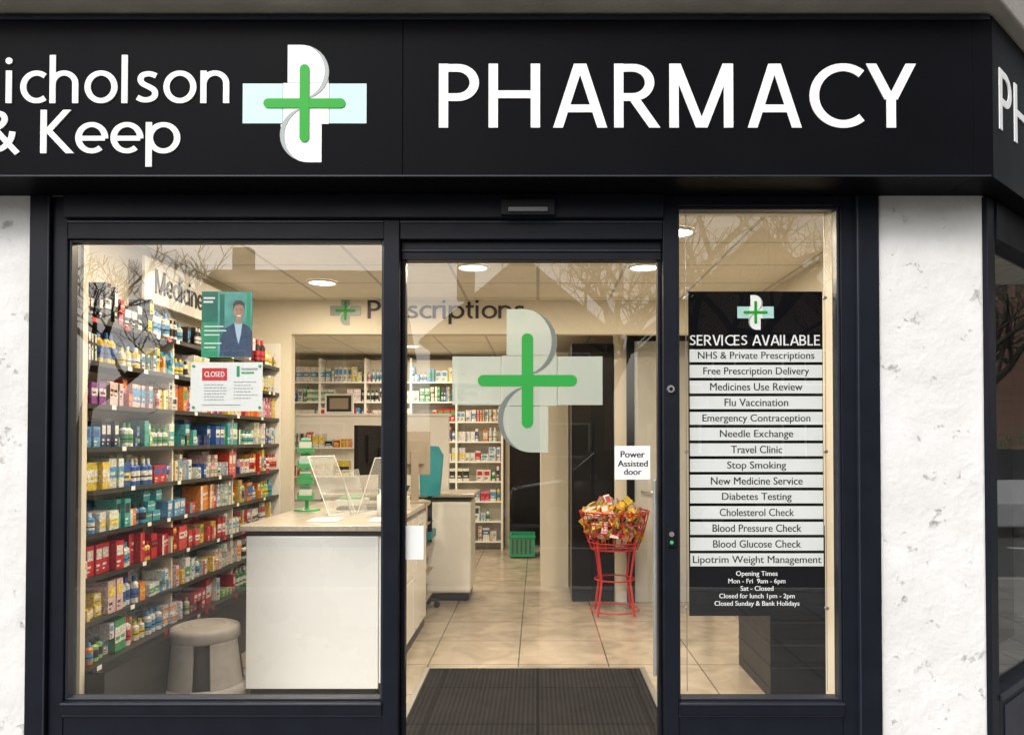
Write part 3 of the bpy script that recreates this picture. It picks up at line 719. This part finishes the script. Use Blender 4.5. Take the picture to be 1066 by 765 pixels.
w = MB(); logo(w, wx(315, df), wz(105, df), FY-.001, 130*df/800, M['letter'], M['lgrey'], M['green'], M['mint'], t=.0016); w.build('logo', N)
U = CH.copy(); nrm = Vector((U.y, -U.x, 0)); o = K+CH*.075+Vector((0, 0, 2.80))
stroke_text('PHARMACY', 'side_lettering', M['letter'], o+nrm*.001, 1.95, .26, N, U=U, ext=.004, track=.085)

# splayed corner shopfront ---------------------------------------------------
N = empty('corner_shopfront', B)
nr = Vector((CH.y, -CH.x, 0))
def cf(a, b, c):
    p = C0+CH*a+nr*b; return (p.x, p.y, c)
w = MB()
w.fbox(cf, .0, .10, -.1, .02, 0, 2.575, fr); w.fbox(cf, .102, 3, -.08, .03, 2.40, 2.575, fr); w.fbox(cf, .102, 3, -.08, .02, 0, .36, fr)
w.fbox(cf, .102, 3, .02, .03, .33, .36, f2); w.fbox(cf, 1.3, 1.38, -.08, .01, .361, 2.399, fr); w.fbox(cf, 2.9, 3, -.08, .01, .361, 2.399, fr)
w.fbox(cf, .16, 1.25, .02, .026, .06, .30, f2)
w.build('frame', N, bevel=.003)
w = MB(); w.quad([cf(.10, -.02, .36), cf(2.95, -.02, .36), cf(2.95, -.02, 2.4), cf(.10, -.02, 2.4)], mat_glass('side_window_glass', .20)); w.build('glass', N)
w = MB(); w.fbox(cf, .135, 2.95, -.75, -.70, 0, 2.4, M['greyd']); w.build('reflection_backing', N)  # dark panel added behind the corner glass so reflections show
w = MB(); w.fbox(cf, 2.98, 3.2, -.1, .0, -.1, 3.2, M['render']); w.fbox(cf, -.05, 3.2, -.06, .0, 3.27, 6.8, M['render'])
e = Vector(cf(3.2, 0, 0)); w.box(e.x-.2, e.x, e.y, 8, -.1, 6.8, M['render']); w.build('corner_wall', N)

# door mat
w = MB(); w.box(-.70, .66, -.02, 1.62, .001, .014, M['mat']); w.box(-.735, -.703, .1, 1.65, .001, .012, M['steel']); w.box(.663, .695, .1, 1.65, .001, .012, M['steel']); w.box(-.70, .66, 1.623, 1.65, .001, .012, M['steel'])
w.build('entrance_mat', bevel=.002)

# ------------------------------------------------------------------ shelving + products
WHITE = (.80, .80, .78)
PALS = {
 'r': (.56, .02, .03), 'R': (.68, .08, .06), 'o': (.80, .27, .04), 'y': (.82, .62, .08), 'b': (.03, .11, .42), 'B': (.10, .33, .62), 'g': (.06, .33, .12), 'G': (.30, .52, .18),
 'w': WHITE, 'W': (.68, .71, .74), 'p': (.72, .25, .40), 'P': (.28, .09, .36), 'k': (.02, .02, .025), 'n': (.02, .03, .12), 't': (.06, .40, .42), 'c': (.66, .56, .40), 'i': (.80, .60, .60)}
def product_row(mb, fn, L, z, maxh, depth, pal, rr, lo=.045, hi=.13, fill=1.0, bottles=.2):
    m = M['packs']; t = .01
    while t < L-.05:
        wv = rr.uniform(lo, hi); hv = min(maxh, rr.uniform(.28, 1.0)*maxh); cnt = rr.choice((1, 1, 1, 2, 2, 3, 4))
        c1 = PALS[rr.choice(pal)]; c2 = PALS[rr.choice('wwwyrbgkB'+pal)]
        if c2 == c1: c2 = WHITE if c1 != WHITE else PALS['B']
        kind = rr.random(); bot = rr.random() < bottles
        if kind > fill: t += wv; continue
        if bot: hv = max(hv, maxh*.6); wv = min(wv, .06)
        st = rr.random(); st2 = rr.uniform(.15, .5); st3 = rr.uniform(.55, .85); lev = 1 if bot else max(1, min(3, int(maxh/hv)))
        if rr.random() < .3: lev = 1
        for k in range(cnt):
            if t+wv > L-.005: break
            cc = tuple(v*rr.uniform(.86, 1.06) for v in c1)
            if bot:
                e0 = -rr.uniform(.0, .03); h = hv
                rd = min(wv*.42, .03); P_ = lambda q: fn(t+wv/2, e0-rd, z+q*h)
                mb.tube(P_(0), P_(.70), rd, rd, m, 12, cc); mb.tube(P_(.70), P_(.8), rd, rd*.5, m, 12, cc, cap=False); mb.tube(P_(.8), P_(1), rd*.5, rd*.46, m, 10, c2)
                mb.tube(P_(.18), P_(.55), rd*1.02, rd*1.02, m, 12, c2, cap=False); mb.tube(P_(.30), P_(.36), rd*1.04, rd*1.04, m, 12, PALS['k'], cap=False)
            else:
                for lv in range(lev if rr.random() < .8 else max(1, lev-1)):
                    e0 = -rr.uniform(.0, .045); sk_ = rr.uniform(-.14, .14) if rr.random() < .6 else 0; zz = z+lv*(hv+.0008); h = hv; ts = t+rr.uniform(-.003, .003)*(lv > 0)
                    f3 = lambda a, b, c, s_=sk_, t_=ts, w_=wv: fn(a, b+(a-t_-w_)*s_ if s_ > 0 else b-(a-t_)*abs(s_), c)
                    mb.fbox(f3, ts+.001, ts+wv-.003, e0-min(depth, .12), e0, zz, zz+h, m, cc)
                    dk = PALS['k'] if sum(c1) > 1.2 else WHITE
                    if st < .45:
                        mb.fbox(f3, ts+.001, ts+wv-.003, e0, e0+.001, zz+h*st2, zz+h*st3, m, c2)
                        mb.fbox(f3, ts+wv*.15, ts+wv*.75, e0+.001, e0+.0018, zz+h*(st2+.10), zz+h*(st2+.20), m, cc)
                    elif st < .8:
                        mb.fbox(f3, ts+wv*.12, ts+wv*.8, e0, e0+.001, zz+h*.5, zz+h*.85, m, c2)
                        mb.fbox(f3, ts+wv*.12, ts+wv*.55, e0, e0+.001, zz+h*.25, zz+h*.33, m, dk)
                        mb.fbox(f3, ts+wv*.12, ts+wv*.4, e0, e0+.001, zz+h*.12, zz+h*.17, m, dk)
                    else:
                        mb.fbox(f3, ts+.001, ts+wv*.4, e0, e0+.001, zz+.001, zz+h*.98, m, c2)
                        mb.fbox(f3, ts+wv*.5, ts+wv*.85, e0, e0+.001, zz+h*.6, zz+h*.7, m, dk)
                        mb.fbox(f3, ts+wv*.5, ts+wv*.75, e0, e0+.001, zz+h*.42, zz+h*.48, m, dk)
            t += wv
        t += rr.uniform(0, .012)

N = empty('medicine_shelving')
def lf(a, b, c): return (-2.175+b, .30+a, c)        # a along wall, b outward, c up
sh = MB(); pk = MB(); L = 2.74
zs = [.40+i*.2115 for i in range(9)]
pals = ['ggwrGwow', 'wwowwyowi', 'rRwwrRwy', 'BbrwotwG', 'rrRwwwybi', 'bBgtwGwn', 'PpowRpwyi', 'ywyBwoyw', 'kkwkyrw']
rr = random.Random(21)
for i, z in enumerate(zs):
    ex = .0 if i > 0 else .04
    sh.fbox(lf, 0, L, -.28, ex, z-.012, z-.002, M['shelf']); sh.fbox(lf, 0, L, ex+.0005, ex+.006, z-.020, z+.004, M['shelf'])
    t = .03
    while t < L-.1:
        if rr.random() < .22: sh.fbox(lf, t, t+.04, ex+.006, ex+.007, z-.019, z+.003, M['paper'] if rr.random() < .7 else M['red'])
        t += rr.uniform(.07, .16)
    product_row(pk, lf, L, z, .172 if i < 8 else .2, .12, pals[i], rr, lo=.026, hi=.074, fill=.96 if i < 8 else .8, bottles=.45 if i in (3, 8) else .18)
    product_row(pk, lambda a, b, c: lf(a, b-.13, c), L, z, .17, .1, pals[i], rr, lo=.05, hi=.1, fill=.85, bottles=0)
sh.fbox(lf, 0, L, -.29, -.281, .0, 2.25, M['backing'])
sh.fbox(lf, L+.001, L+.03, -.29, .01, 0, 2.3, M['white'])
sh.fbox(lf, 0, L, -.28, .10, .0, .375, M['shelf']); sh.fbox(lf, 0, L, -.28, .10, .376, .381, M['black'])
sh.fbox(lf, -.01, -.001, -.28, .0, 0, 2.25, M['cream'])
for k in (0.92, 1.83): sh.fbox(lf, k-.008, k+.008, -.28, -.02, .39, 2.2, M['backing'])
sh.build('shelves', N); pk.build('packs', N)

N = empty('medicines_sign'); w = MB(); w.box(-2.37, -2.35, 1.18, 2.75, 2.33, 2.60, M['white']); w.build('panel', N, bevel=.003)
stroke_text('Medicines', 'lettering', M['ink'], (-2.349, 1.30, 2.395), .74, .158, N, U=(0, 1, 0), ext=.004, hs=.07)

N = empty('prescriptions_sign'); dp = 6.49
stroke_text('Prescriptions', 'lettering', M['ink'], (wx(382, dp), 3.099, wz(337, dp)), (546-382)*dp/800, 25*dp/800, N, ext=.006, hs=.068)
w = MB(); logo(w, wx(359, dp), wz(323, dp), 3.096, 32*dp/800, M['lgrey'], M['mint'], M['green'], t=.003); w.build('logo', N)

# dispensary shelving along the rear wall
N = empty('dispensary_shelving'); sh = MB(); pk = MB()
def df_(a, b, c): return (-3.6+a, 7.03-b, c)
for i in range(9):
    z = .12+i*.27
    sh.fbox(df_, 0, 3.12, -.25, .0, z-.02, z-.001, M['white'])
    pl = ['wwWwBrc', 'wWcwgb', 'wwyBwp', 'wWwrwt', 'wGwwWb', 'wwcWwo'][i % 6]
    product_row(pk, df_, 3.1, z, .21, .12, pl, rr, lo=.03, hi=.10, fill=.93, bottles=.15)
for i in range(6): sh.fbox(df_, i*.62, i*.62+.025, -.25, .004, .0, 2.6, M['white'])
sh.fbox(df_, 0, 3.12, -.27, -.26, 0, 2.6, M['cream'])
sh.build('shelves', N); pk.build('boxes', N)
N = empty('wall_display_rack'); sh = MB(); pk = MB()
def rf(a, b, c): return (-2.42+a, 4.22-b, c)
for z in (1.14, 1.42):
    sh.fbox(rf, 0, .62, -.055, .1, z-.012, z-.001, M['white'])
    product_row(pk, lambda a, b, c: rf(a, b+.09, c), .6, z, .16, .08, 'rRwwoyw', rr, lo=.03, hi=.08, bottles=0)
sh.fbox(rf, 0, .62, -.058, -.05, .9, 1.62, M['white'])
sh.build('rack', N); pk.build('packs', N)

w = MB(); a, b = wx(337, 7.7), wx(367, 7.7); z0 = 1.757
w.box(a, b, 4.33, 4.35, z0, z0+.20, M['paper']); w.box(a+.02, b-.02, 4.326, 4.3295, z0+.02, z0+.18, M['ink']); w.box(a+.05, b-.05, 4.323, 4.3255, z0+.045, z0+.155, M['silver']); w.build('picture_frame', bevel=.003)

# ------------------------------------------------------------------ counters
N = empty('sales_counter'); w = MB()
w.box(-1.70, -.93, 1.09, 2.85, .05, .935, M['white']); w.box(-1.68, -.95, 1.12, 2.82, 0, .049, M['black'])
w.box(-.929, -.905, 1.10, 1.62, .08, .92, M['white']); w.box(-.929, -.905, 1.63, 2.2, .50, .92, M['white']); w.box(-.929, -.905, 1.63, 2.2, .08, .49, M['white']); w.box(-.929, -.905, 2.21, 2.84, .08, .92, M['white'])
for y_ in (1.36, 1.91, 2.52): w.box(-.905, -.893, y_-.07, y_+.07, .84, .852, M['steel'])
w.box(-.928, -.918, 1.1, 2.84, .0, .075, M['black'])
w.build('carcass', N, bevel=.006)
w = MB(); w.box(-1.73, -.88, 1.06, 2.88, .965, 1.0, M['worktop']); w.box(-1.70, -.91, 1.085, 2.85, .936, .964, M['shelf']); w.build('worktop', N, bevel=.006)
N = empty('low_display_rack'); w = MB(); pk = MB()
def gf(a, b, c): return (-.97+b, 2.90+a, c)
w.fbox(gf, 0, .6, -.3, -.2, 0, .85, M['silver'])
for z in (.14, .36, .58, .78): w.fbox(gf, 0, .6, -.2, .03, z-.012, z, M['silver']); product_row(pk, gf, .58, z, .17, .1, 'wwByrG', rr, lo=.04, hi=.09, bottles=.2)
w.build('rack', N); pk.build('packs', N)
N = empty('pharmacy_counter'); w = MB()
w.box(-2.0, -.62, 3.70, 4.25, .08, .93, M['white']); w.box(-1.98, -.64, 3.75, 4.2, 0, .079, M['black'])
w.build('carcass', N, bevel=.03, seg=4)
w = MB(); w.box(-2.0, -.58, 3.66, 4.27, .965, 1.0, M['worktop']); w.box(-2, -.61, 3.69, 4.25, .931, .964, M['shelf']); w.build('worktop', N, bevel=.012)

# step stool ---------------------------------------------------------------
w = MB(); cx, cy = -1.93, 1.08
w.lathe(cx, cy, [(.20, 0), (.228, .0), (.23, .05), (.222, .095), (.19, .095)], M['grey'])
w.lathe(cx, cy, [(.0, .425), (.165, .425), (.186, .418), (.192, .40), (.192, .36), (.178, .345), (.16, .345)], M['grey'])
for r_ in (.06, .10, .14): w.lathe(cx, cy, [(r_, .4255), (r_+.012, .430), (r_+.024, .4255)], M['grey'])
for k in range(4):
    a = 45+k*90-14
    w.lathe(cx, cy, [(.185, .33), (.183, .36), (.17, .36)], M['grey'], a, a+62, 12)
    w.lathe(cx, cy, [(.216, .09), (.182, .345)], M['grey'], a, a+62, 12); w.lathe(cx, cy, [(.19, .09), (.160, .345)], M['grey'], a, a+62, 12)
    for aa in (a, a+62):
        c_, s_ = math.cos(rad(aa)), math.sin(rad(aa))
        w.quad([(cx+.216*c_, cy+.216*s_, .09), (cx+.19*c_, cy+.19*s_, .09), (cx+.16*c_, cy+.16*s_, .345), (cx+.182*c_, cy+.182*s_, .345)], M['grey'])
w.lathe(cx, cy, [(.15, .0), (.145, .09), (.13, .345)], M['greyd'])  # dark core: shade inside the leg openings put into its colour
w.build('step_stool')

# wire basket of snacks -------------------------------------------------------
N = empty('snack_basket'); w = MB(); cx, cy = .66, 3.25
def ring(r, z, rad_=.005, n=28):
    p = [(cx+r*math.cos(2*math.pi*i/n), cy+r*math.sin(2*math.pi*i/n), z) for i in range(n+1)]; w.path(p, rad_, M['redwire'], 5)
for r_, z in ((.30, .88), (.292, .86), (.275, .78), (.255, .70), (.23, .62), (.20, .56), (.10, .55)): ring(r_, z, .007 if z > .87 else .005)
for i in range(22):
    a = 2*math.pi*i/22; c_, s_ = math.cos(a), math.sin(a)
    w.path([(cx+.30*c_, cy+.30*s_, .88), (cx+.255*c_, cy+.255*s_, .70), (cx+.20*c_, cy+.20*s_, .555), (cx, cy, .55)], .0045, M['redwire'], 5)
for i in range(4):
    a = rad(45+i*90); c_, s_ = math.cos(a), math.sin(a)
    w.path([(cx+.23*c_, cy+.23*s_, .64), (cx+.17*c_, cy+.17*s_, .30), (cx+.22*c_, cy+.22*s_, .008)], .010, M['redwire'], 8)
ring(.17, .30, .007); ring(.21, .04, .007)
w.build('wire_frame', N)
w = MB(); r2 = random.Random(4)
for i in range(210):
    a = r2.uniform(0, 6.28); q = math.sqrt(r2.random())*.285; z = .60+(.40*(1-(q/.30)**2*.4))*r2.uniform(.25, 1.0); q *= min(1, .68+(z-.55)*.9)
    c = Vector((cx+q*math.cos(a), cy+q*math.sin(a), z)); E = Matrix.Rotation(r2.uniform(0, 6.3), 4, 'Z') @ Matrix.Rotation(r2.uniform(-1.2, 1.2), 4, 'X') @ Matrix.Rotation(r2.uniform(-.8, .8), 4, 'Y')
    colr = PALS[r2.choice('yyyyGppiowww')]; col2 = PALS[r2.choice('wrypyw')]
    ww, hh, tt = r2.uniform(.026, .04), r2.uniform(.035, .058), .014
    g_ = [(-ww, 0, -hh), (ww, 0, -hh), (ww, 0, hh), (-ww, 0, hh)]
    rim = [c+(E @ Vector(p)) for p in g_]
    ins = [c+(E @ Vector((p[0]*.7, -tt, p[2]*.6))) for p in g_]; ins2 = [c+(E @ Vector((p[0]*.7, tt, p[2]*.6))) for p in g_]
    vs = rim+ins+ins2
    w.add(vs, [(0, 1, 5, 4), (1, 2, 6, 5), (2, 3, 7, 6), (3, 0, 4, 7), (0, 1, 9, 8), (1, 2, 10, 9), (2, 3, 11, 10), (3, 0, 8, 11)], M['packs'], colr, True)
    w.add(vs, [(4, 5, 6, 7), (8, 9, 10, 11)], M['packs'], col2, True)
w.build('snack_packs', N)

# counter equipment -------------------------------------------------------------
def monitor(x, y, w_, z0, z1, m, yaw, base=1.0):
    e = MB(); h = z1-z0
    e.box(-w_/2, w_/2, -.02, .02, z0, z1, m); e.box(-w_/2+.015, w_/2-.015, .0205, .022, z0+.015, z1-.015, M['darkglass'])
    e.box(-w_*.3, w_*.3, -.045, -.0205, z0+h*.25, z1-h*.2, m); e.box(-.03, .03, -.06, -.046, base+.02, z0+h*.55, m); e.box(-.11, .11, -.12, .08, base+.001, base+.02, m)
    o = e.build('computer_monitor', bevel=.006); o.location = (x, y, 0); o.rotation_euler = (0, 0, yaw); return o
monitor(-1.19, 2.30, .40, 1.24, 1.60, M['black'], rad(52))
monitor(-.985, 2.66, .27, 1.22, 1.56, M['silver'], rad(25))
N = MB()
N.box(-1.09, -.93, 1.95, 2.2, 1.001, 1.09, M['white']); N.prism([(-1.09, 1.95, 1.09), (-.93, 1.95, 1.09), (-.93, 2.2, 1.16), (-1.09, 2.2, 1.16)], (0, 0, .004), M['black']); N.box(-1.06, -.96, 1.945, 1.949, 1.02, 1.06, M['black']); N.build('card_terminal', bevel=.006)
w = MB()
def lean(x, y, W_, H, tilt, m, edge, yaw):
    E = Matrix.Translation((x, y, 1.003)) @ Matrix.Rotation(yaw, 4, 'Z') @ Matrix.Rotation(tilt, 4, 'X')
    def f(a, b, c): return E @ Vector((a, b, c))
    w.fbox(f, -W_/2, W_/2, 0, .004, 0, H, m)
    for a0, a1, c0, c1 in ((-W_/2, -W_/2+.005, 0, H), (W_/2-.005, W_/2, 0, H), (-W_/2+.005, W_/2-.005, 0, .005), (-W_/2+.005, W_/2-.005, H-.005, H)): w.fbox(f, a0, a1, -.003, -.0005, c0, c1, edge)
lean(-1.30, 1.72, .30, .42, rad(-24), M['acrylic'], M['letter'], rad(70)); lean(-1.14, 1.80, .30, .40, rad(20), M['acrylic'], M['letter'], rad(70))
lean(-1.20, 1.76, .20, .30, rad(-14), M['acrylic'], M['greyink'], rad(70))
w.box(-1.42, -1.08, 1.62, 1.95, 1.001, 1.006, M['acrylic']); w.build('acrylic_sign_holder')
# green leaflet stand
w = MB(); x = -1.62; y = 2.0
w.lathe(x, y, [(0, 1.012), (.09, 1.012), (.09, 1.001)], M['greenp'], n=20)
w.box(x-.012, x+.012, y-.01, y+.01, 1.012, 1.50, M['greenp'])
for k in range(4):
    z = 1.08+k*.11
    w.box(x-.055, x+.055, y-.05, y-.045, z, z+.028, M['greenp']); w.box(x-.055, x-.05, y-.045, y-.012, z, z+.05, M['greenp']); w.box(x+.05, x+.055, y-.045, y-.012, z, z+.05, M['greenp'])
    for q in range(3): w.box(x-.045+q*.004, x+.042-q*.006, y-.04+q*.008, y-.037+q*.008, z, z+.07+q*.014, (M['paper'], M['greenp'], M['mint'])[(k+q) % 3])
    w.box(x-.055, x+.055, y-.05, y-.011, z-.006, z-.001, M['greenp'])
w.build('leaflet_stand', bevel=.001)
w = MB(); w.box(-1.02, -.9, 1.22, 1.40, 1.001, 1.012, M['paper']); w.box(-1.5, -1.3, 2.3, 2.55, 1.001, 1.05, M['paper']); w.box(-1.48, -1.32, 2.33, 2.5, 1.051, 1.07, M['greenp'])
w.box(-1.40, -1.22, 1.25, 1.45, 1.001, 1.006, M['paper']); w.build('paper_stack', bevel=.002)
w = MB()
w.lathe(-1.02, 1.62, [(0, 1.001), (.03, 1.001), (.03, 1.13), (.012, 1.15), (.012, 1.18), (0, 1.18)], M['paper'], n=16); w.box(-1.028, -1.0, 1.59, 1.615, 1.18, 1.19, M['bluep']); w.build('hand_gel_bottle')
w = MB(); w.box(-1.42, -1.12, 2.02, 2.14, 1.001, 1.018, M['black'])
for i in range(12):
    for j in range(4): w.box(-1.41+i*.024, -1.39+i*.024, 2.03+j*.026, 2.05+j*.026, 1.0185, 1.024, M['greyd'])
w.build('keyboard')
# office chair (teal)
w = MB(); cx, cy = -.95, 3.35
w.prism([(cx-.08, cy-.02, 1.0), (cx+.09, cy-.02, 1.0), (cx+.115, cy+.02, 1.36), (cx+.07, cy+.02, 1.44), (cx-.06, cy+.02, 1.44), (cx-.10, cy+.02, 1.36)], (0, .05, 0), M['bluep'])
w.box(cx-.2, cx+.02, cy-.1+.06, cy+.28, .62, .69, M['bluep']); w.box(cx-.02, cx+.02, cy+.0, cy+.03, .6, 1.05, M['black']); w.tube((cx-.09, cy+.12, .08), (cx-.09, cy+.12, .62), .025, .025, M['steel'])
for k in range(5):
    a = 2*math.pi*k/5; w.tube((cx-.09, cy+.12, .1), (cx-.09+.14*math.cos(a), cy+.12+.14*math.sin(a), .06), .02, .014, M['black']); w.tube((cx-.09+.14*math.cos(a), cy+.11+.14*math.sin(a), .03), (cx-.09+.14*math.cos(a), cy+.14+.14*math.sin(a), .03), .028, .028, M['black'], 12)
w.build('office_chair', bevel=.01)
# dark display plinth behind services sign
w = MB(); w.box(1.34, 1.84, 1.05, 1.75, .0, .92, M['navy'])
for k in range(6): w.box(1.335, 1.339, 1.05, 1.75, .05+k*.13, .06+k*.13, M['frame2']); w.box(1.34, 1.84, 1.045, 1.0495, .05+k*.13, .058+k*.13, M['frame2'])
w.box(1.32, 1.85, 1.03, 1.77, .921, .945, M['black']); w.build('display_plinth', bevel=.004)

# ------------------------------------------------------------------ ceiling lamps
def lamp(x, y, pw, z=CE):
    e = empty('ceiling_lamp'); w = MB()
    w.lathe(x, y, [(.115, z-.001), (.118, z-.012), (.10, z-.016), (.095, z-.008)], M['white'], n=28)
    w.add([(x+.096*math.cos(2*math.pi*i/28), y+.096*math.sin(2*math.pi*i/28), z-.007) for i in range(28)], [tuple(range(28))], M['lampglow'])
    w.build('fitting', e)
    l = bpy.data.lights.new('bulb', 'AREA'); l.shape = 'DISK'; l.size = .18; l.energy = pw; l.color = (1, .82, .59)
    o = bpy.data.objects.new('bulb', l); COL.objects.link(o); o.location = (x, y, z-.02); o.parent = e
PW = 24
for x, y in ((-.445, 1.84), (.73, 1.84), (-1.62, 2.35), (-1.55, .85), (.78, .95), (-.35, .6)): lamp(x, y, PW)
for x, y in ((-2.4, 4.7), (-.7, 4.9), (-1.6, 6.3)): lamp(x, y, PW*1.35)

# ------------------------------------------------------------------ sky, sun, camera
el, az = rad(38), rad(205)
W = bpy.data.worlds.new('World'); S.world = W; W.use_nodes = True
nt = W.node_tree; bg = nt.nodes['Background']
sk = nt.nodes.new('ShaderNodeTexSky'); sk.sky_type = 'NISHITA'; sk.sun_disc = False; sk.sun_elevation = el; sk.sun_rotation = az; sk.dust_density = 4; sk.air_density = 1.2
hs = nt.nodes.new('ShaderNodeHueSaturation'); hs.inputs['Saturation'].default_value = .22; hs.inputs['Value'].default_value = 1.3
nt.links.new(sk.outputs[0], hs.inputs['Color']); nt.links.new(hs.outputs[0], bg.inputs['Color']); bg.inputs['Strength'].default_value = .15
sd = Vector((math.sin(az)*math.cos(el), math.cos(az)*math.cos(el), math.sin(el)))
l = bpy.data.lights.new('sun', 'SUN'); l.energy = 1.3; l.angle = rad(16); l.color = (1, .97, .93)
o = bpy.data.objects.new('sun', l); COL.objects.link(o); o.rotation_euler = (-sd).to_track_quat('-Z', 'Y').to_euler()
cd = bpy.data.cameras.new('camera'); cd.sensor_width = 36; cd.lens = 800/1066*36; cd.clip_start = .05; cd.clip_end = 1500
tilt = 1.0
cd.shift_x = -27/1066; cd.shift_y = (457-800*math.tan(rad(tilt))-382.5)/1066
co = bpy.data.objects.new('camera', cd); COL.objects.link(co); co.location = (0, CAMY, EYE); co.rotation_euler = (rad(90+tilt), 0, 0)
S.camera = co
S.view_settings.view_transform = 'Standard'; S.view_settings.look = 'None'; S.view_settings.exposure = 0; S.view_settings.gamma = 1
